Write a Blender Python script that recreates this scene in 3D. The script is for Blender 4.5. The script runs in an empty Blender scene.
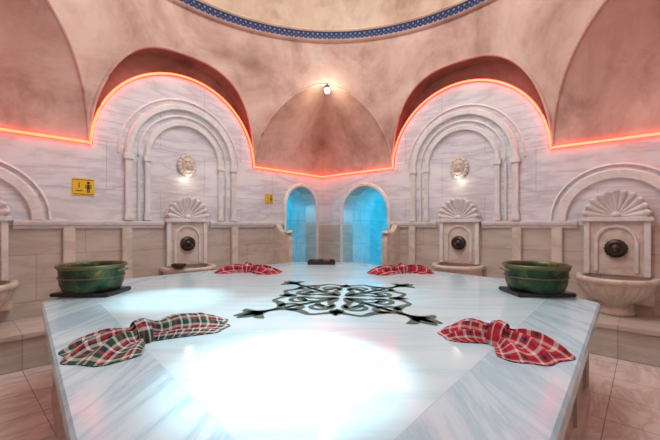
import bpy, bmesh, math, random
from mathutils import Vector, Matrix, noise
from mathutils.geometry import tessellate_polygon
random.seed(4)
PI=math.pi
scene=bpy.context.scene
# ------------------------------------------------------------ node helpers
class NT:
    def __init__(s,name):
        s.m=bpy.data.materials.new(name); s.m.use_nodes=True
        s.t=s.m.node_tree; s.b=s.t.nodes['Principled BSDF']
    def n(s,typ,**k):
        nd=s.t.nodes.new(typ)
        for a,v in k.items(): setattr(nd,a,v)
        return nd
    def l(s,a,b): s.t.links.new(a,b)
    def coord(s,kind='UV'):
        return s.n('ShaderNodeTexCoord').outputs[kind]
    def mapping(s,vec,scale=(1,1,1),rot=(0,0,0),loc=(0,0,0)):
        m=s.n('ShaderNodeMapping'); s.l(vec,m.inputs[0])
        m.inputs['Scale'].default_value=scale; m.inputs['Rotation'].default_value=rot; m.inputs['Location'].default_value=loc
        return m.outputs[0]
    def noise(s,vec,scale=1,detail=6,rough=.6,dist=0):
        n=s.n('ShaderNodeTexNoise'); s.l(vec,n.inputs['Vector'])
        n.inputs['Scale'].default_value=scale; n.inputs['Detail'].default_value=detail
        n.inputs['Roughness'].default_value=rough; n.inputs['Distortion'].default_value=dist
        return n.outputs['Fac']
    def ramp(s,fac,stops,const=False):
        r=s.n('ShaderNodeValToRGB'); s.l(fac,r.inputs[0])
        if const: r.color_ramp.interpolation='CONSTANT'
        e=r.color_ramp.elements
        while len(e)<len(stops): e.new(.5)
        for i,(p,c) in enumerate(stops):
            e[i].position=p; e[i].color=(c[0],c[1],c[2],1)
        return r.outputs[0]
    def mix(s,fac,a,b,mode='MIX'):
        m=s.n('ShaderNodeMix',data_type='RGBA',blend_type=mode)
        for sock,v in ((m.inputs[0],fac),(m.inputs[6],a),(m.inputs[7],b)):
            if hasattr(v,'is_output'): s.l(v,sock)
            elif isinstance(v,(int,float)): sock.default_value=v
            else: sock.default_value=(v[0],v[1],v[2],1)
        return m.outputs[2]
    def math(s,op,a,b=None):
        m=s.n('ShaderNodeMath',operation=op)
        for i,v in enumerate((a,b)):
            if v is None: continue
            if hasattr(v,'is_output'): s.l(v,m.inputs[i])
            else: m.inputs[i].default_value=v
        return m.outputs[0]
    def bump(s,h,strength=.2,dist=.01):
        b=s.n('ShaderNodeBump'); s.l(h,b.inputs['Height'])
        b.inputs['Strength'].default_value=strength; b.inputs['Distance'].default_value=dist
        s.l(b.outputs[0],s.b.inputs['Normal'])
    def col(s,c):
        if hasattr(c,'is_output'): s.l(c,s.b.inputs['Base Color'])
        else: s.b.inputs['Base Color'].default_value=(c[0],c[1],c[2],1)
    def rough(s,r): s.b.inputs['Roughness'].default_value=r

def marble_col(N,uv,c1,c2,vein,sc=(1,1,1),rot=(0,0,0),tile=None,mortar=.55,off=.5,loc=(0,0,0),dist=.7):
    v=N.mapping(uv,scale=sc,rot=rot,loc=loc)
    f=N.noise(v,1.0,8,.62,dist)
    c=N.ramp(f,[(.28,c1),(.44,c2),(.51,vein),(.57,c2),(.74,c1)])
    if tile:
        b=N.n('ShaderNodeTexBrick'); b.offset=off
        N.l(uv,b.inputs['Vector'])
        b.inputs['Scale'].default_value=1; b.inputs['Brick Width'].default_value=tile[0]; b.inputs['Row Height'].default_value=tile[1]
        b.inputs['Mortar Size'].default_value=.004; b.inputs['Mortar Smooth'].default_value=.3
        b.inputs['Color1'].default_value=(1,1,1,1); b.inputs['Color2'].default_value=(.90,.90,.91,1)
        b.inputs['Mortar'].default_value=(mortar,mortar*.95,mortar*.9,1)
        c=N.mix(1.0,c,b.outputs['Color'],'MULTIPLY')
    return c

def mk_marble(name,c1,c2,vein,rough=.3,**k):
    N=NT(name); N.col(marble_col(N,N.coord('UV'),c1,c2,vein,**k)); N.rough(rough)
    return N.m

# wall marble
N=NT('wall_marble'); uv=N.coord('UV')
up=marble_col(N,uv,(.82,.83,.85),(.76,.77,.80),(.60,.61,.66),sc=(.7,3.4,1),tile=(1.35,.62),mortar=.68,dist=.5)
lo=marble_col(N,uv,(.62,.58,.52),(.58,.53,.47),(.50,.45,.39),sc=(.8,4,1),tile=(.95,.53),mortar=.65,dist=.4)
sep=N.n('ShaderNodeSeparateXYZ'); N.l(uv,sep.inputs[0])
cw=N.mix(N.math('LESS_THAN',sep.outputs[1],1.4),up,lo)
st=N.ramp(N.noise(uv,.9,7,.65,.3),[(.36,(.92,.88,.84)),(.52,(1,1,1))])
N.col(N.mix(1.0,cw,st,'MULTIPLY')); N.rough(.28)
M_WALL=N.m
M_CARVE=mk_marble('carved_marble',(.80,.79,.78),(.75,.74,.73),(.65,.63,.61),.4,sc=(2,2,2))
M_CARVE2=mk_marble('carved_marble_beige',(.72,.67,.60),(.67,.61,.53),(.57,.50,.42),.4,sc=(2.5,2.5,2.5))
M_STEP=mk_marble('step_marble',(.66,.62,.56),(.60,.55,.49),(.50,.45,.39),.3,sc=(1,5,1),tile=(.9,2))
M_FLOOR=mk_marble('floor_marble',(.82,.77,.74),(.77,.70,.66),(.64,.53,.47),.2,sc=(1.2,3.2,1),tile=(.45,.45),off=0.0,mortar=.45)
M_SLAB=mk_marble('slab_marble',(.60,.83,.90),(.57,.81,.89),(.48,.74,.84),.13,sc=(.5,3.5,1),rot=(0,0,math.radians(44)),dist=.4)
M_SLABB=mk_marble('slab_border_marble',(.56,.78,.86),(.50,.73,.82),(.36,.60,.72),.15,sc=(6,.8,1),rot=(0,0,math.radians(-8)),dist=.4)
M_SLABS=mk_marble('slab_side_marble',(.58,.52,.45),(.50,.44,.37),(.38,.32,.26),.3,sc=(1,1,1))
N=NT('joint_line'); N.col((.38,.54,.62)); N.rough(.5); M_JOINT=N.m
N=NT('inlay_green_marble'); N.col(N.ramp(N.noise(N.coord('Object'),9,5),[(.3,(.035,.08,.065)),(.7,(.10,.17,.14))])); N.rough(.45); N.b.inputs['Specular IOR Level'].default_value=.25; M_INLAY=N.m

def plaster(name,stops,sc=.8):
    N=NT(name); o=N.coord('Object')
    f=N.noise(o,sc,9,.62,.7)
    c=N.ramp(f,stops)
    g=N.noise(N.mapping(o,scale=(2.2,2.2,1.6)),1.0,8,.66,.3)
    c=N.mix(.55,c,N.ramp(g,[(.34,(.50,.42,.39)),(.47,(.88,.85,.83)),(.58,(1,1,1)),(.8,(1.0,.98,.94))]),'MULTIPLY')
    N.col(c); N.rough(.75); N.bump(g,.2,.02)
    return N.m
M_PL=plaster('plaster_pink',[(.28,(.32,.19,.15)),(.42,(.50,.32,.265)),(.53,(.61,.42,.355)),(.70,(.74,.58,.50))])
M_PL_SHADE=plaster('plaster_shaded',[(.28,(.15,.09,.07)),(.5,(.27,.16,.125)),(.75,(.38,.25,.20))],1.1)  # darker copy of the plaster: shade of the arch recesses put into the colour
M_DOME=plaster('plaster_dome',[(.30,(.44,.29,.20)),(.45,(.62,.46,.34)),(.72,(.76,.63,.50))],.9)

N=NT('blue_tile'); uv=N.coord('UV')
v=N.n('ShaderNodeTexVoronoi'); N.l(N.mapping(uv,scale=(12,12,12)),v.inputs['Vector']); v.inputs['Scale'].default_value=1; v.inputs['Randomness'].default_value=.1
N.col(N.ramp(v.outputs['Distance'],[(.0,(.45,.25,.15)),(.14,(.26,.31,.42)),(.3,(.015,.035,.12)),(.56,(.02,.05,.16)),(.66,(.20,.25,.34))])); N.rough(.35); M_TILE=N.m

def simple(name,c,r=.5,metal=0,emit=None,es=0):
    N=NT(name); N.col(c); N.rough(r); N.b.inputs['Metallic'].default_value=metal
    if emit: N.b.inputs['Emission Color'].default_value=(*emit,1); N.b.inputs['Emission Strength'].default_value=es
    return N.m
M_NEONL=simple('neon_red',(1,.2,.1),.4,0,(1,.055,.02),9.5)
M_NEONR=simple('neon_pink',(1,.2,.15),.4,0,(1,.055,.026),9.5)
M_BULB=simple('bulb',(1,1,1),.3,0,(1,.9,.7),6)
M_BULB2=simple('bulb_small',(1,1,1),.3,0,(1,.95,.85),.9)
M_BLACK=simple('black_stone',(.02,.02,.022),.3)
M_YEL=simple('sign_yellow',(.80,.50,.02),.4)
M_INK=simple('sign_black',(.02,.02,.02),.5)
M_BRONZE=simple('dark_bronze',(.06,.045,.035),.4,.6)
M_WATER=simple('water',(.02,.05,.04),.05)
M_CYAN=mk_marble('hall_marble',(.66,.76,.78),(.62,.72,.75),(.50,.62,.66),.4,sc=(1,2,1),tile=(.7,.5),mortar=.6)
N=NT('patina_copper'); o=N.coord('Object')
f=N.noise(o,9,6,.7,.5)
N.col(N.ramp(f,[(.3,(.015,.04,.022)),(.5,(.04,.09,.05)),(.60,(.12,.13,.05)),(.75,(.30,.21,.08))])); N.rough(.42); N.b.inputs['Metallic'].default_value=.7
vv=N.n('ShaderNodeTexVoronoi'); N.l(o,vv.inputs['Vector']); vv.inputs['Scale'].default_value=38
N.bump(vv.outputs['Distance'],.5,.006); M_COP=N.m
M_GOLD=simple('brass_rim',(.17,.17,.08),.38,.8)

def plaid(name,su,sv,fr):
    N=NT(name); uv=N.coord('UV'); sp=N.n('ShaderNodeSeparateXYZ'); N.l(uv,sp.inputs[0])
    def ax(o,stops):
        return N.ramp(N.math('FRACT',N.math('MULTIPLY',o,fr)),stops,True)
    c=N.mix(.5,ax(sp.outputs[0],su),ax(sp.outputs[1],sv))
    th=N.math('SINE',N.math('MULTIPLY',sp.outputs[0],900))
    N.col(c); N.rough(.9); N.bump(th,.1,.002)
    return N.m
W=(.66,.64,.62);R=(.44,.012,.03);G=(.005,.075,.045);K=(.012,.012,.03);D=(.22,.006,.02)
M_CL1=plaid('plaid_green_red',[(0,G),(.2,W),(.34,G),(.5,R),(.6,K),(.8,W),(.9,K)],[(0,G),(.25,W),(.42,K),(.52,R),(.66,W),(.8,G)],9)
M_CL2=plaid('plaid_red_navy',[(0,R),(.16,W),(.32,R),(.48,K),(.62,R),(.72,W),(.80,R)],[(0,R),(.22,W),(.38,R),(.54,K),(.72,R)],9.5)
M_CL3=plaid('plaid_red',[(0,R),(.4,W),(.5,R),(.72,K)],[(0,R),(.35,W),(.48,D),(.6,K),(.75,R)],8)

# ------------------------------------------------------------ room frame
L=6.0
k=math.hypot(.908,1)
uL=Vector((-.908/k,-1/k,0)); uR=Vector((1/k,-.908/k,0))
C=Vector((-.17,7.5,0))
def frame(o,x,y):
    M=Matrix.Identity(4)
    for i in range(3): M[i][0]=x[i];M[i][1]=y[i];M[i][2]=(0,0,1)[i];M[i][3]=o[i]
    return M
ML=frame(C,uL,uR); MR=frame(C,uR,uL)
MBR=frame(C+uR*L,uL,-uR); MBL=frame(C+uL*L,uR,-uL)
MROOM=frame(C,uL,uR)
G0=MROOM.inverted()      # world = room-aligned axes

# ------------------------------------------------------------ mesh builder
class B:
    def __init__(s,name,M=None):
        s.name=name; s.M=G0@(M or Matrix.Identity(4)); s.v=[];s.f=[];s.mi=[];s.sm=[];s.uv=[];s.mats=[]
    def add(s,vs,fs,mat,smooth=False,uvs=None):
        if mat not in s.mats: s.mats.append(mat)
        k=s.mats.index(mat); o=len(s.v)
        vs=[Vector(p) for p in vs]; s.v+=vs
        for f in fs:
            s.f.append([i+o for i in f]); s.mi.append(k); s.sm.append(smooth)
            if uvs: s.uv.append([uvs[i] for i in f])
            else:
                n=Vector((0,0,0)); p=[vs[i] for i in f]
                for i in range(len(p)):
                    a=p[i];b=p[(i+1)%len(p)]
                    n+=(a-p[0]).cross(b-p[0])
                ax=max(range(3),key=lambda i:abs(n[i]))
                s.uv.append([((q.y,q.z) if ax==0 else (q.x,q.z) if ax==1 else (q.x,q.y)) for q in p])
    def box(s,x0,x1,y0,y1,z0,z1,mat,bev=0.0):
        bm=bmesh.new(); bmesh.ops.create_cube(bm,size=1)
        for v in bm.verts: v.co=Vector(((x0+x1)/2+v.co.x*(x1-x0),(y0+y1)/2+v.co.y*(y1-y0),(z0+z1)/2+v.co.z*(z1-z0)))
        if bev: bmesh.ops.bevel(bm,geom=bm.edges[:],offset=bev,segments=2,affect='EDGES')
        bm.verts.index_update()
        s.add([v.co.copy() for v in bm.verts],[[v.index for v in f.verts] for f in bm.faces],mat); bm.free()
    def grid(s,P,mat,smooth=True,closeu=False,closev=False,uvf=None):
        nu=len(P);nv=len(P[0]); vs=[p for r in P for p in r]; fs=[]
        for i in range(nu if closeu else nu-1):
            for j in range(nv if closev else nv-1):
                i2=(i+1)%nu;j2=(j+1)%nv
                fs.append([i*nv+j,i2*nv+j,i2*nv+j2,i*nv+j2])
        s.add(vs,fs,mat,smooth,[q for r in uvf for q in r] if uvf else None)
    def lathe(s,prof,c,mat,n=48,a0=0,a1=2*PI,fl=0,fa=0,smooth=True):
        full=abs(a1-a0-2*PI)<1e-5; P=[]
        for i in range(n if full else n+1):
            a=a0+(a1-a0)*i/n; row=[]
            for p in prof:
                r,z=p[0],p[1]; w=p[2] if len(p)>2 else 1
                rr=r*(1+w*fa*(abs(math.cos(fl*a/2))-.5)) if fl else r
                row.append((c[0]+rr*math.cos(a),c[1]+rr*math.sin(a),c[2]+z))
            P.append(row)
        s.grid(P,mat,smooth,closeu=full)
    def ell(s,c,r,mat,nu=20,nv=12):
        P=[[(c[0]+r[0]*math.sin(PI*j/nv)*math.cos(2*PI*i/nu),c[1]+r[1]*math.sin(PI*j/nv)*math.sin(2*PI*i/nu),c[2]+r[2]*math.cos(PI*j/nv)) for j in range(nv+1)] for i in range(nu)]
        s.grid(P,mat,True,closeu=True)
    def tube(s,pts,r,mat,n=8,closed=False):
        pts=[Vector(p) for p in pts]; P=[]; L=len(pts)
        for i,p in enumerate(pts):
            a=pts[(i-1)%L] if (closed or i>0) else p; b=pts[(i+1)%L] if (closed or i<L-1) else p
            t=(b-a).normalized(); ref=Vector((0,0,1)) if abs(t.z)<.9 else Vector((0,1,0))
            e1=t.cross(ref).normalized(); e2=t.cross(e1); rr=r(i/(L-1)) if callable(r) else r
            P.append([p+e1*rr*math.cos(2*PI*k/n)+e2*rr*math.sin(2*PI*k/n) for k in range(n)])
        s.grid(P,mat,True,closeu=closed,closev=True)
        if not closed:
            for row in (P[0],P[-1]): s.add(row,[list(range(n))],mat)
    def prism(s,poly,y0,y1,mat):   # poly in (x,z)
        n=len(poly); tr=tessellate_polygon([[Vector((a,b,0)) for a,b in poly]])
        s.add([(a,y1,b) for a,b in poly],[list(t) for t in tr],mat)
        s.add([(a,y0,b) for a,b in poly],[list(t) for t in tr],mat)
        for i in range(n):
            a=poly[i];b=poly[(i+1)%n]
            s.add([(a[0],y0,a[1]),(b[0],y0,b[1]),(b[0],y1,b[1]),(a[0],y1,a[1])],[[0,1,2,3]],mat)
    def archsweep(s,cx,zc,prof,mat,a0=0,a1=PI,n=40):  # prof (r,y)
        P=[[(cx+r*math.cos(a0+(a1-a0)*i/n),y,zc+r*math.sin(a0+(a1-a0)*i/n)) for r,y in prof] for i in range(n+1)]
        s.grid(P,mat,False)
    def done(s,weld=True):
        me=bpy.data.meshes.new(s.name); me.from_pydata([s.M@v for v in s.v],[],s.f); 
        for m in s.mats: me.materials.append(m)
        uvl=me.uv_layers.new(name='UVMap')
        for p,k,sm,uv in zip(me.polygons,s.mi,s.sm,s.uv):
            p.material_index=k; p.use_smooth=sm
            for li,q in zip(p.loop_indices,uv): uvl.data[li].uv=q
        bm=bmesh.new(); bm.from_mesh(me)
        if weld: bmesh.ops.remove_doubles(bm,verts=bm.verts[:],dist=.0002)
        bmesh.ops.recalc_face_normals(bm,faces=bm.faces[:]); bm.to_mesh(me); bm.free()
        ob=bpy.data.objects.new(s.name,me); scene.collection.objects.link(ob)
        return ob

ZS=2.41; RA=1.2
TH=.3
def arcpts(cx,zc,r,a0,a1,n=32): return [(cx+r*math.cos(a0+(a1-a0)*i/n),zc+r*math.sin(a0+(a1-a0)*i/n)) for i in range(n+1)]
def wall(name,M,door=None):
    b=B(name,M); poly=[(0,0)]
    if door:
        d0,d1,zt=door; r=(d1-d0)/2; zc=zt-r
        poly+=[(d0,0)]+[(x,z) for x,z in arcpts((d0+d1)/2,zc,r,PI,0,20)]+[(d1,0)]
    poly+=[(L,0),(L,ZS)]+arcpts(3,ZS,RA,0,PI,48)+[(0,ZS)]
    b.prism(poly,-TH,0,M_WALL)
    return b.done()
DL=(.20,1.02,2.17); DR=(.60,1.66,2.15)
wall('wall_left',ML,DL); wall('wall_right',MR,DR); wall('wall_rear_left',MBL); wall('wall_rear_right',MBR)
b=B('floor',MROOM); b.box(-2.9,L+.3,-2.9,L+.3,-.1,0,M_FLOOR); b.done()

# ------------------------------------------------------------ octagon vault
HW=3*math.tan(PI/8); RISE=1.50
def za(w,kk=1): 
    t=min(1,abs(w)/HW)
    if kk%2==0: return ZS+1.56*(1-t**2.5)**(1/2.3)
    return ZS+RISE*(1-t**1.65)**(1/1.9)
ctr=Vector((3,3,0)); ZR=4.66; RR=2.95
b=B('ceiling_vault',MROOM)
def facept(kk,w,z):
    a=kk*PI/4; n=Vector((math.cos(a),math.sin(a),0)); t=Vector((-math.sin(a),math.cos(a),0))
    p=n*3+t*w
    f=max(0,(z-ZS)/(ZR-ZS)); f=f*f*(3-2*f)
    q=p.normalized()*RR
    return ctr+p.lerp(q,f)+Vector((0,0,z))
NW=64
ws=[-HW*math.cos(PI*i/NW) for i in range(NW+1)]
for kk in range(8):
    P=[[facept(kk,w,za(w,kk)+(ZR-za(w,kk))*j/14) for j in range(15)] for w in ws]
    b.grid(P,M_PL,True)
    a=kk*PI/4; n=Vector((math.cos(a),math.sin(a),0)); t=Vector((-math.sin(a),math.cos(a),0))
    edge=[facept(kk,w,za(w,kk)) for w in ws]
    b.tube(edge,.022,M_PL,6)
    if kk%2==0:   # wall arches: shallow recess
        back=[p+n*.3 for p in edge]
        b.grid([edge,back],M_PL_SHADE,True)
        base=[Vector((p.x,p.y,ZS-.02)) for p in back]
        b.grid([back,base],M_PL_SHADE,True)
    else:         # squinch: facets meeting in the corner crease
        rows=[]
        for i in range(25):
            w=HW*math.sin(PI/2*(1-i/24)); z=za(w)
            e1=facept(kk,-w,z); e2=facept(kk,w,z); m=(e1+e2)/2+n*(w*1.0)
            m.z=z
            rows.append([e1.lerp(m,j/8) for j in range(8)]+[m.lerp(e2,j/8) for j in range(9)])
        b.grid([r[:9] for r in rows],M_PL,True); b.grid([r[8:] for r in rows],M_PL,True)
b.done(weld=False)
# ring + dome
b=B('trim_dome_ring',MROOM)
b.lathe([(RR+.02,0),(RR-.03,.0),(RR-.05,.02),(RR-.06,.035)],(3,3,ZR-.01),M_PL,128)
P=[];U=[]
for i in range(129):
    a=2*PI*i/128; P.append([(3+(RR-.06)*math.cos(a),3+(RR-.06)*math.sin(a),ZR+.025+.13*j) for j in (0,1)]); U.append([(a*2.9,0),(a*2.9,.13)])
b.grid(P,M_TILE,True,uvf=U)
b.lathe([(RR-.06,.155),(RR-.09,.16),(RR-.09,.19),(RR-.04,.20)],(3,3,ZR),M_DOME,128)
b.done()
b=B('ceiling_dome',MROOM)
prof=[((RR-.05)*math.cos(PI/2*i/24),2.3*math.sin(PI/2*i/24)) for i in range(25)]
b.lathe(prof,(3,3,ZR+.19),M_DOME,96); b.done()

# ------------------------------------------------------------ neon
def neon(name,M,mat,n0=.02):
    b=B(name,M); z=ZS+.022
    pts=[(s_,n0,z) for s_ in (.03,.6,1.2,1.76)]+[(x,n0,zz) for x,zz in arcpts(3,ZS,RA+.022,PI,0,48)]+[(s_,n0,z) for s_ in (4.26,4.8,5.4,5.97)]
    b.tube(pts,.0155,mat,8); return b.done()
neon('neon_cove_light',ML,M_NEONL); neon('neon_cove_light',MR,M_NEONR)
neon('neon_cove_light',MBL,M_NEONL); neon('neon_cove_light',MBR,M_NEONL)

# ------------------------------------------------------------ wall trim and relief
def moulding_h(b,s0,s1,z,mat=M_CARVE):
    prof=[(0,-.05),(.025,-.05),(.03,-.02),(.05,-.01),(.06,.02),(.06,.045),(0,.05)]
    P=[[(s_,n_,z+dz) for n_,dz in prof] for s_ in (s0,s1)]
    b.grid(P,mat,False)
    for s_ in (s0,s1): b.add([(s_,n_,z+dz) for n_,dz in prof],[list(range(len(prof)))],mat)
for side,M,segs,fc in (('left',ML,[(1.1,2.62),(3.34,4.95)],5.3),('right',MR,[(1.75,2.62),(3.34,4.52)],4.9)):
    b=B('trim_'+side,M)
    for a_,c_ in segs: moulding_h(b,a_,c_,1.41)
    for s_ in (2.18,3.82)+((4.45,) if side=='left' else (4.3,)):
        b.box(s_-.06,s_+.06,0,.06,.35,1.36,M_CARVE2,.008); b.box(s_-.08,s_+.08,0,.08,.35,.45,M_CARVE2,.008)
    for hw,wd,pr in ((.80,.085,.06),(.67,.03,.035),(.56,.07,.05)):
        for sg in (-1,1):
            x=3+sg*hw; b.box(x-wd/2,x+wd/2,0,pr,1.46,2.30,M_CARVE,.008)
            if wd>.05:
                b.box(x-wd/2-.02,x+wd/2+.02,0,pr+.02,2.28,2.36,M_CARVE,.008)
                b.box(x-wd/2-.015,x+wd/2+.015,0,pr+.015,1.46,1.56,M_CARVE,.008)
    for r0,r1,pr in ((.755,.845,.055),(.655,.685,.03),(.52,.60,.05),(.90,.93,.02)):
        b.archsweep(3,2.36,[(r0,0),(r0,pr*.8),(r0+.01,pr),(r1-.02,pr),(r1,pr*.5),(r1,0)],M_CARVE)
    for r0,r1,pr in ((.50,.62,.045),(.66,.69,.03)):
        b.archsweep(fc,1.46,[(r0,0),(r0,pr*.8),(r0+.01,pr),(r1-.02,pr),(r1,pr*.5),(r1,0)],M_CARVE,0,PI)
    b.done()

# door surrounds + halls
for side,M,(d0,d1,zt),dep in (('left',ML,DL,.75),('right',MR,DR,.92)):
    r=(d1-d0)/2; cx=(d0+d1)/2; zc=zt-r
    b=B('trim_1' if side=='left' else 'trim_2',M)
    w=.07; pr=.03
    b.archsweep(cx,zc,[(r,.002),(r,pr),(r+.01,pr+.005),(r+w-.02,pr+.005),(r+w,pr*.5),(r+w,.002)],M_CARVE)
    for sg in (-1,1):
        x0=cx+sg*r; x1=cx+sg*(r+w); b.box(min(x0,x1),max(x0,x1),.002,pr,0,zc,M_CARVE,.006)
    b.done()
    b=B('wall_hall_'+side,M)
    x0,x1,y0,y1,z1=.0,2.4,-2.8,-TH-.002,2.6
    for f in ([(x0,y0,0),(x1,y0,0),(x1,y0,z1),(x0,y0,z1)],[(x0,y0,0),(x0,y1,0),(x0,y1,z1),(x0,y0,z1)],
              [(x1,y0,0),(x1,y1,0),(x1,y1,z1),(x1,y0,z1)],[(x0,y0,z1),(x1,y0,z1),(x1,y1,z1),(x0,y1,z1)]):
        b.add(f,[[0,1,2,3]],M_CYAN)
    outl=[(d0,0)]+arcpts(cx,zc,r,PI,0,24)+[(d1,0)]
    b.grid([[(a_,y1,c_) for a_,c_ in outl],[(a_,-dep,c_) for a_,c_ in outl]],M_CYAN,False)
    poly=[(x0,0),(d0,0)]+arcpts(cx,zc,r,PI,0,24)+[(d1,0),(x1,0),(x1,z1),(x0,z1)]
    tr=tessellate_polygon([[Vector((a_,c_,0)) for a_,c_ in poly]])
    b.add([(a_,-dep,c_) for a_,c_ in poly],[list(t) for t in tr],M_CYAN)
    # inner arch relief on the far hall wall
    ic=x0+.45
    b.archsweep(ic,1.5,[(.30,y0),(.30,y0+.08),(.40,y0+.08),(.40,y0)],M_CYAN)
    for sg in (-1,1): b.box(ic+sg*.35-.05,ic+sg*.35+.05,y0,y0+.08,0,1.5,M_CYAN,.005)
    b.done()

# steps (bench plinth) along walls
for side,M,s0 in (('left',ML,1.2),('right',MR,1.8)):
    b=B('step_'+side,M)
    b.box(s0,L-.005,0.002,.72,0,.30,M_STEP,.006); b.box(s0,L-.005,0.002,.75,.30,.35,M_STEP,.01); b.done()

# low partitions by the doors
for M,s_ in ((ML,1.26),(MR,1.86)):
    b=B('marble_partition',M)
    poly=[(0.002,.352),(.42,.352),(.42,1.12),(.40,1.2),(.36,1.25),(.30,1.27),(.22,1.27),(.14,1.32),(.08,1.40),(0.002,1.42)]
    tr=tessellate_polygon([[Vector((a,c,0)) for a,c in poly]])
    for ss in (s_-.05,s_+.05): b.add([(ss,a,c) for a,c in poly],[list(t) for t in tr],M_CARVE2)
    for i in range(len(poly)):
        p=poly[i];q=poly[(i+1)%len(poly)]
        b.add([(s_-.05,p[0],p[1]),(s_+.05,p[0],p[1]),(s_+.05,q[0],q[1]),(s_-.05,q[0],q[1])],[[0,1,2,3]],M_CARVE2)
    b.lathe([(0,.0),(.07,0),(.07,.02),(.05,.05),(0,.06)],(s_,.38,1.25),M_CARVE2,20)
    b.done()

# ------------------------------------------------------------ fountains
def fountain(M,sc,bowl=False):
    b=B('wall_fountain',M)
    w=.31
    b.box(sc-w,sc+w,0,.05,.80,1.50,M_CARVE2,.006)
    for sg in (-1,1):
        b.box(sc+sg*(w-.03)-.03,sc+sg*(w-.03)+.03,.05,.075,.80,1.46,M_CARVE,.006)
    b.box(sc-w-.03,sc+w+.03,0,.10,1.44,1.50,M_CARVE,.01)
    b.archsweep(sc,1.2,[(.17,.05),(.17,.07),(.19,.075),(.205,.05)],M_CARVE,n=24)
    for sg in (-1,1): b.box(sc+sg*.187-.018,sc+sg*.187+.018,.05,.072,.84,1.2,M_CARVE,.004)
    for sg in (-1,1):
        pts=[]
        for i in range(22):
            a=i/21*2.6*PI; r=.065*(1-i/26); pts.append((sc+sg*(w-.04)+sg*r*math.cos(a)*-1,.055,1.55+r*math.sin(a)))
        b.tube(pts,.016,M_CARVE,6)
    nf=11; R0=.30; rows=[]
    for j in range(10):
        q=.12+.88*j/9; row=[]
        for i in range(nf*8+1):
            a=PI*i/(nf*8); lobe=abs(math.sin(nf*a)) 
            r=R0*q*(1+.09*lobe*q-.03); dep=.03+.07*q*q+.035*lobe*q
            row.append((sc+r*math.cos(a),dep,1.50+r*1.02*math.sin(a)))
        rows.append(row)
    b.grid(rows,M_CARVE,True)
    last=rows[-1]; b.grid([last,[(x,0,z) for x,y,z in last]],M_CARVE,False)
    b.grid([rows[0],[(sc,.03,1.50)]*len(last)],M_CARVE,True)
    b.ell((sc,.07,1.52),(.05,.04,.04),M_CARVE)
    zc=1.12
    prof=[(0,.075),(.03,.075),(.04,.055),(.055,.05),(.06,.06),(.08,.06),(.09,.045),(.105,.045),(.11,.02),(.11,0)]
    P=[[(sc+r*(1+(.05*math.cos(16*2*PI*i/64) if r>.1 else 0))*math.cos(2*PI*i/64),.05+y,zc+r*math.sin(2*PI*i/64)) for r,y in prof] for i in range(64)]
    b.grid(P,M_BRONZE,True,closeu=True)
    b.tube([(sc,.10,zc),(sc,.17,zc-.01),(sc,.20,zc-.04)],.014,M_BRONZE,8)
    z0=.352
    prof=[(.0,0,0),(.17,0,0),(.18,.03,0),(.15,.07,0),(.11,.10,0),(.12,.13,.6),(.22,.18,1),(.31,.26,1),(.35,.34,.8),(.355,.37,.2),(.385,.385,0),(.39,.42,0),(.375,.44,0),(.335,.44,0),(.32,.42,0),(.28,.30,0),(.18,.22,0),(0,.20,0)]
    b.lathe(prof,(sc,.10,z0),M_CARVE2,96,0,PI,fl=26,fa=.07)
    for sg in (-1,1):
        b.box(sc+(.32 if sg>0 else -.39),sc+(.39 if sg>0 else -.32),0,.105,z0+.385,z0+.44,M_CARVE2,.006)
    b.box(sc-.34,sc+.34,0,.10,z0+.13,z0+.385,M_CARVE2,.01)
    b.box(sc-.17,sc+.17,0,.10,z0,z0+.13,M_CARVE2,.01)
    P=[[(sc+r*math.cos(PI*i/24),.10+r*math.sin(PI*i/24),z0+.36) for r in (0,.30)] for i in range(25)]
    b.grid(P,M_WATER,False)
    b.done()
    if bowl:
        c=B('bath_bowl',M); c.lathe([(0,0),(.05,0),(.09,.03),(.105,.06),(.10,.062),(.085,.035),(.045,.012),(0,.012)],(sc+.27,.36,z0+.442),M_BRONZE,32); c.done()
fountain(ML,3.0,True); fountain(ML,5.3); fountain(MR,3.0); fountain(MR,4.9,False)

def lion(M,sc):
    z=2.30; b=B('lion_head_relief',M)
    b.ell((sc,.05,z),(.10,.10,.12),M_CARVE2); b.ell((sc,.13,z-.035),(.055,.06,.045),M_CARVE2)
    b.ell((sc,.185,z-.02),(.022,.015,.014),M_CARVE2); b.ell((sc,.13,z-.085),(.04,.04,.018),M_CARVE2)
    b.ell((sc,.13,z+.03),(.022,.04,.05),M_CARVE2)
    for sg in (-1,1):
        b.ell((sc+sg*.042,.13,z+.025),(.016,.014,.012),M_CARVE); b.ell((sc+sg*.045,.13,z+.048),(.028,.02,.012),M_CARVE2)
        b.ell((sc+sg*.085,.07,z+.10),(.028,.02,.03),M_CARVE2)
    for i in range(18):
        a=2*PI*i/18; b.ell((sc+.115*math.cos(a),.035,z+.135*math.sin(a)),(.034,.05,.04),M_CARVE2,10,6)
    b.lathe([(0,0),(.025,0),(.025,.015),(.012,.02),(0,.02)],(sc,.05,z-.165),M_CARVE,16)
    b.ell((sc,.05,z-.18),(.014,.014,.014),M_BULB2)
    for v in b.v: v.y=max(v.y,.002)
    b.done()
lion(ML,3.0); lion(MR,3.0)

# squinch lamp
b=B('ceiling_lamp',Matrix.Identity(4)); p=(-.05,6.20,3.80)
b.tube([(p[0],p[1]+.06,3.95),(p[0],p[1]+.02,3.92),(p[0],p[1],3.86)],.012,M_BRONZE); b.lathe([(0,.09),(.03,.09),(.045,.03),(.0,.03)],p,M_BRONZE,16)
b.ell(p,(.05,.05,.06),M_BULB); b.done()

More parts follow.
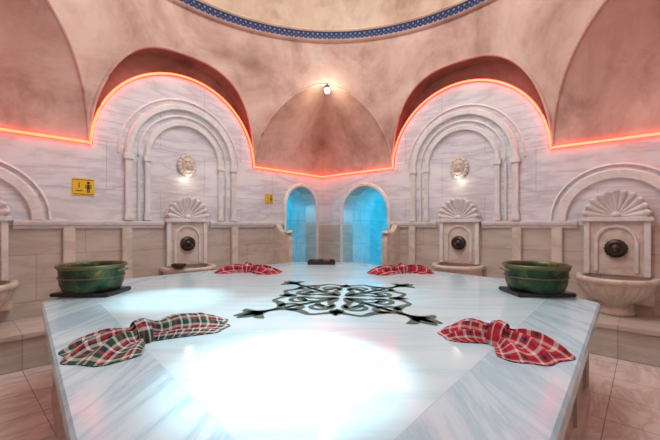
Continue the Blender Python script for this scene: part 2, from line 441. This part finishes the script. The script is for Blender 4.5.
# signs
def sign(M,s_,z,w,h):
    b=B('yellow_sign',M); b.box(s_-w/2,s_+w/2,0.001,.012,z-h/2,z+h/2,M_YEL,.003)
    sg=-1 if M is ML else 1
    def disc(x,zz,r): b.add([(x+r*math.cos(2*PI*i/16),.014,zz+r*math.sin(2*PI*i/16)) for i in range(16)],[list(range(16))],M_INK)
    fx=s_+w*.22*sg
    disc(fx,z+h*.26,h*.08)
    b.box(fx-w*.07,fx+w*.07,.012,.014,z-h*.1,z+h*.16,M_INK); b.box(fx-w*.06,fx-w*.01,.012,.014,z-h*.32,z-h*.1,M_INK); b.box(fx+w*.01,fx+w*.06,.012,.014,z-h*.32,z-h*.1,M_INK)
    for q in (-1,1): b.box(fx+q*w*.12-w*.02,fx+q*w*.12+w*.02,.012,.014,z-h*.08,z+h*.14,M_INK)
    gx=s_-w*.2*sg
    b.box(gx-w*.02,gx+w*.02,.012,.014,z-h*.05,z+h*.25,M_INK); b.box(gx-w*.15,gx+w*.15,.012,.014,z-h*.25,z-h*.2,M_INK)
    b.box(s_-w*.47,s_+w*.47,.012,.0135,z-h*.43,z-h*.40,M_INK); b.box(s_-w*.47,s_+w*.47,.012,.0135,z+h*.40,z+h*.43,M_INK)
    b.done()
sign(ML,4.3,1.87,.23,.21); sign(ML,1.43,1.88,.18,.18)

# ------------------------------------------------------------ central slab
ZT=.80
oct_=[(-.35,.55),(-2.24,2.70),(-2.34,3.82),(-.57,5.64),(.43,5.60),(2.02,3.80),(2.08,2.68),(.27,.55)]
cc=Vector((-.08,3.27))
def ins(poly,d):
    n=len(poly); out=[]
    for i in range(n):
        p0=Vector(poly[i-1]);p1=Vector(poly[i]);p2=Vector(poly[(i+1)%n])
        def nrm(a,c):
            e=(c-a).normalized(); q=Vector((-e.y,e.x)); 
            if (cc-a).dot(q)<0: q=-q
            return q
        n1=nrm(p0,p1);n2=nrm(p1,p2); m=(n1+n2); m=m/ (m.dot(n1)); out.append(tuple(p1+m*d))
    return out
b=B('marble_heated_slab')
def ringfaces(p,zp,q,zq,mat):
    n=len(p)
    for i in range(n):
        j=(i+1)%n; b.add([(*p[i],zp),(*p[j],zp),(*q[j],zq),(*q[i],zq)],[[0,1,2,3]],mat)
i0=ins(oct_,.012); bd=ins(oct_,.34); bd2=ins(oct_,.344); bs=ins(oct_,.10); bs2=ins(oct_,.06)
ringfaces(oct_,ZT-.012,i0,ZT,M_SLABB); ringfaces(i0,ZT,bd,ZT,M_SLABB); ringfaces(bd,ZT,bd2,ZT,M_JOINT)
b.add([(*p,ZT) for p in bd2],[list(range(8))],M_SLAB)
ringfaces(oct_,ZT-.08,oct_,ZT-.012,M_SLABB); ringfaces(oct_,ZT-.08,bs,ZT-.09,M_SLABB)
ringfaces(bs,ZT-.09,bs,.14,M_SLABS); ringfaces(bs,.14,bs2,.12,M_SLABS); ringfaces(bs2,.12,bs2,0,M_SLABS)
for i in range(8):
    p=Vector(bs[i]);q=Vector(bs[(i+1)%8]); e=q-p; n=max(1,int(e.length/.55))
    e1=e.normalized(); o=Vector((e1.y,-e1.x)); 
    if (cc-p).dot(o)>0: o=-o
    for j in range(n+1):
        m=p+e*(j/n); a=m-e1*.03; c=m+e1*.03; a2=a+o*.02; c2=c+o*.02
        for x,y in ((a,a2),(a2,c2),(c2,c)): b.add([(*x,.14),(*y,.14),(*y,ZT-.09),(*x,ZT-.09)],[[0,1,2,3]],M_SLABS)
# inlay medallion (set into the slab)
rot=math.radians(-7); S=.64; mc=Vector((.10,2.90))
def place(x,y):
    return (mc.x+S*(x*math.cos(rot)-y*math.sin(rot)),mc.y+S*1.12*(x*math.sin(rot)+y*math.cos(rot)),ZT+.002)
def ribbon(pts,wf):
    L_=[];R_=[]
    n=len(pts)
    for i in range(n):
        a=Vector(pts[max(0,i-1)]);c=Vector(pts[min(n-1,i+1)]);t=(c-a).normalized(); o=Vector((-t.y,t.x)); w=wf(i/(n-1)); p=Vector(pts[i])
        L_.append(p+o*w);R_.append(p-o*w)
    for sx in (1,-1):
        for sy in (1,-1):
            for sw in (0,1):
                f=lambda p:(place(sx*p.y,sy*p.x) if sw else place(sx*p.x,sy*p.y))
                b.grid([[f(p) for p in L_],[f(p) for p in R_]],M_INLAY,False)
def smoothp(pts,n=8):
    out=[]
    P=[Vector(p) for p in pts]; P=[2*P[0]-P[1]]+P+[2*P[-1]-P[-2]]
    for i in range(1,len(P)-2):
        for k_ in range(n):
            t=k_/n; a,b_,c,d=P[i-1],P[i],P[i+1],P[i+2]
            out.append(.5*((2*b_)+(c-a)*t+(2*a-5*b_+4*c-d)*t*t+(3*b_-a-3*c+d)*t**3))
    out.append(P[-2]); return out
ribbon(smoothp([(.80,.80),(.62,.66),(.42,.70),(.28,.82),(.14,.78),(0,.70)]),lambda t:.040-.012*math.cos(t*9))
leaf=lambda m:(lambda t:m*math.sin(PI*min(1,t*.95+.03))**.8+.004)
ribbon(smoothp([(.74,.74),(.9,.86),(1.04,.98)]),leaf(.07))
ribbon(smoothp([(.82,.80),(.96,.78),(1.02,.70)]),leaf(.05))
def spiral(cx,cy,r,a0,turns,n=34): return [(cx+r*(1-.8*i/n)*math.cos(a0+turns*2*PI*i/n),cy+r*(1-.8*i/n)*math.sin(a0+turns*2*PI*i/n)) for i in range(n+1)]
ribbon(spiral(.22,.50,.17,-2.2,-1.15),lambda t:.042-.022*t)
ribbon(smoothp([(.04,.05),(.10,.22),(.12,.36)]),leaf(.055))
ribbon(smoothp([(.06,.06),(.26,.22),(.40,.42),(.60,.60)]),lambda t:.03)
ribbon(smoothp([(.30,.26),(.44,.24),(.52,.12),(.42,.06)]),leaf(.05))
ribbon(smoothp([(.44,.46),(.56,.42),(.66,.48),(.66,.58)]),leaf(.045))
ribbon(smoothp([(0,.60),(.03,.68),(0,.84)]),leaf(.05))
b.done(weld=False)

# ------------------------------------------------------------ copper tubs
def tub(x,y):
    b=B('copper_tub')
    b.box(x-.24,x+.24,y-.18,y+.18,ZT+.001,ZT+.035,M_BLACK,.008)
    z=ZT+.036
    b.lathe([(0,0),(.20,0),(.215,.01),(.235,.06),(.243,.13),(.243,.185),(.25,.195)],(x,y,z),M_COP,64)
    b.lathe([(.25,.195),(.262,.205),(.266,.218),(.258,.228),(.245,.222)],(x,y,z),M_GOLD,64)
    b.lathe([(.245,.222),(.235,.20),(.235,.12),(.22,.06),(.19,.02),(0,.015)],(x,y,z),M_COP,64)
    P=[[(x+r*math.cos(2*PI*i/48),y+r*math.sin(2*PI*i/48),z+.14) for r in (0,.236)] for i in range(49)]
    b.grid(P,M_WATER,False)
    b.tube([(x+.246*math.cos(2*PI*i/48),y+.246*math.sin(2*PI*i/48),z+.12) for i in range(48)],.006,M_GOLD,6,closed=True)
    for sg in (-1,1):
        b.tube([(x+sg*(.25+.05*math.sin(PI*i/12)),y-.06+.12*i/12,z+.17+.015*math.sin(PI*i/12)) for i in range(13)],.009,M_GOLD,8)
    return b.done()
tub(-2.08,3.05); tub(1.80,3.05)
b=B('wooden_tray'); x,y=-.13,5.36
b.box(x-.2,x+.2,y-.11,y+.11,ZT+.001,ZT+.02,M_BLACK,.005)
for q in (-1,1):
    b.box(x-.2,x+.2,y+q*.11-.008,y+q*.11+.008,ZT+.001,ZT+.06,M_BLACK,.004); b.box(x+q*.2-.008,x+q*.2+.008,y-.11,y+.11,ZT+.001,ZT+.06,M_BLACK,.004)
b.ell((x-.08,y,ZT+.045),(.06,.04,.03),M_BRONZE); b.ell((x+.08,y,ZT+.045),(.06,.04,.03),simple('red_soap',(.3,.05,.04),.5))
b.done()

# ------------------------------------------------------------ towels tied as bows
def towel(x,y,ang,La,Lb,fa,fb,mat,seed=0,h=.1):
    b=B('checked_towel')
    nt,nv=60,120; P=[];U=[]
    ca,sa=math.cos(ang),math.sin(ang)
    for i in range(nt+1):
        t=-1+2*i/nt; Ls,ff=(La,fa) if t<0 else (Lb,fb); row=[];ur=[]
        at=abs(t)
        for j in range(nv+1):
            v=-1+2*j/nv
            pl=v*14+seed+.8*noise.noise(Vector((v*2,seed,t)))      # radial pleats
            wob=1+.08*noise.noise(Vector((v*2.2+seed,t*1.1,seed)))+.03*math.cos(pl)
            rho=Ls*at*wob*(1-.30*abs(v)**3); phi=v*ff*(1+.12*(1-at))
            px=math.copysign(rho*math.cos(phi),t); py=rho*math.sin(phi)+v*.05*(1-at)**2
            fold=.5+.5*math.sin(pl)
            dome=(1-abs(v)**2.5)
            body=math.sin(PI*min(1,at*.80+.12))**.7          # puff of each wing
            z=.004+h*dome*body*(.42+.58*fold)*(1-.3*at)
            z+=h*.75*dome*math.exp(-((t)/.10)**2)*.8                # knot
            z*=(1-at**9)
            z+=.008*dome*noise.noise(Vector((px*16,py*16,seed)))*(1-at**6)
            z=max(z,.003)
            row.append((x+px*ca-py*sa,y+px*sa+py*ca,ZT+.002+z)); ur.append((t*Ls*1.0,v*.46+.02*t))
        P.append(row);U.append(ur)
    b.grid(P,mat,True,uvf=U)
    rim=[P[0][j] for j in range(nv+1)]+[P[i][nv] for i in range(nt+1)]+[P[nt][j] for j in range(nv,-1,-1)]+[P[i][0] for i in range(nt,-1,-1)]
    b.grid([rim,[(p[0],p[1],ZT+.001) for p in rim]],mat,True)
    Q=[];UU=[]
    for i in range(25):
        a=PI*i/24; row=[];u=[]
        for j in range(9):
            q=-.035+.07*j/8; bu=.008*math.sin(PI*j/8)+.003*math.sin(a*5+j)
            lx=q; ly=(.066+bu)*math.cos(a); lz=(h*1.02+bu)*math.sin(a)
            row.append((x+lx*ca-ly*sa,y+lx*sa+ly*ca,ZT+.002+lz)); u.append((q*1.2+.3,a*.08))
        Q.append(row);UU.append(u)
    b.grid(Q,mat,True,uvf=UU)
    b.done(weld=False)
towel(-.98,1.80,math.radians(54),.33,.50,1.15,.6,M_CL1,1.3,.10)
towel(.86,1.77,math.radians(-50),.30,.30,.85,1.2,M_CL2,5.1,.10)
towel(-1.04,4.42,math.radians(-8),.42,.42,.75,.8,M_CL3,2.2,.11)
towel(.90,4.36,math.radians(8),.42,.40,.75,.7,M_CL3,8.4,.11)

# ------------------------------------------------------------ lights
def light(kind,loc,e,col,**kw):
    d=bpy.data.lights.new(kind.lower()+'_light',kind); d.energy=e; d.color=col
    for k_,v in kw.items(): setattr(d,k_,v)
    o=bpy.data.objects.new('light_'+kind.lower(),d); o.location=G0@Vector(loc); scene.collection.objects.link(o); return o
def aim(o,t):
    o.rotation_euler=(G0@Vector(t)-o.location).to_track_quat('-Z','Y').to_euler()
center=C+uL*3+uR*3
a=light('AREA',(center.x,center.y,6.3),155,(.92,.99,1),shape='DISK',size=3.0)  # soft overall fill added inside the dome, unseen
light('POINT',(center.x,center.y-.6,4.0),44,(.95,.98,1),shadow_soft_size=.5)  # added fill point at mid-room, no fixture modelled
for tx,ty,e,an in ((-.17,1.44,2400,12.5),(-1.30,2.85,1300,12.5),(-.45,2.25,600,18),(.25,3.1,300,18)):
    o=light('SPOT',(center.x+tx*.3,center.y+(ty-3.2)*.3,6.0),e,(.68,.96,1),spot_size=math.radians(an),spot_blend=.9,shadow_soft_size=.05); aim(o,(tx,ty,ZT))
for M in (ML,MR):
    light('POINT',M@Vector((3,.12,2.08)),.8,(1,.9,.72),shadow_soft_size=.04)
light('POINT',(-.05,6.08,3.76),7,(1,.80,.5),shadow_soft_size=.05)
for M,s_,e in ((ML,1.3,38),(MR,2.0,62)):
    light('POINT',M@Vector((s_,-1.5,1.9)),e,(.04,.62,.92),shadow_soft_size=.15)
w=bpy.data.worlds.new('World'); scene.world=w; w.use_nodes=True
w.node_tree.nodes['Background'].inputs[0].default_value=(.5,.55,.6,1); w.node_tree.nodes['Background'].inputs[1].default_value=.3

# ------------------------------------------------------------ camera
cd=bpy.data.cameras.new('Camera'); cd.sensor_width=36; cd.lens=36*348/660; cd.shift_y=5/660; cd.clip_start=.02
cam=bpy.data.objects.new('Camera',cd); scene.collection.objects.link(cam); scene.camera=cam
cam.matrix_world=G0@Matrix.Translation((0,0,1.4))@Matrix.Rotation(PI/2,4,'X')
scene.view_settings.view_transform='Standard'
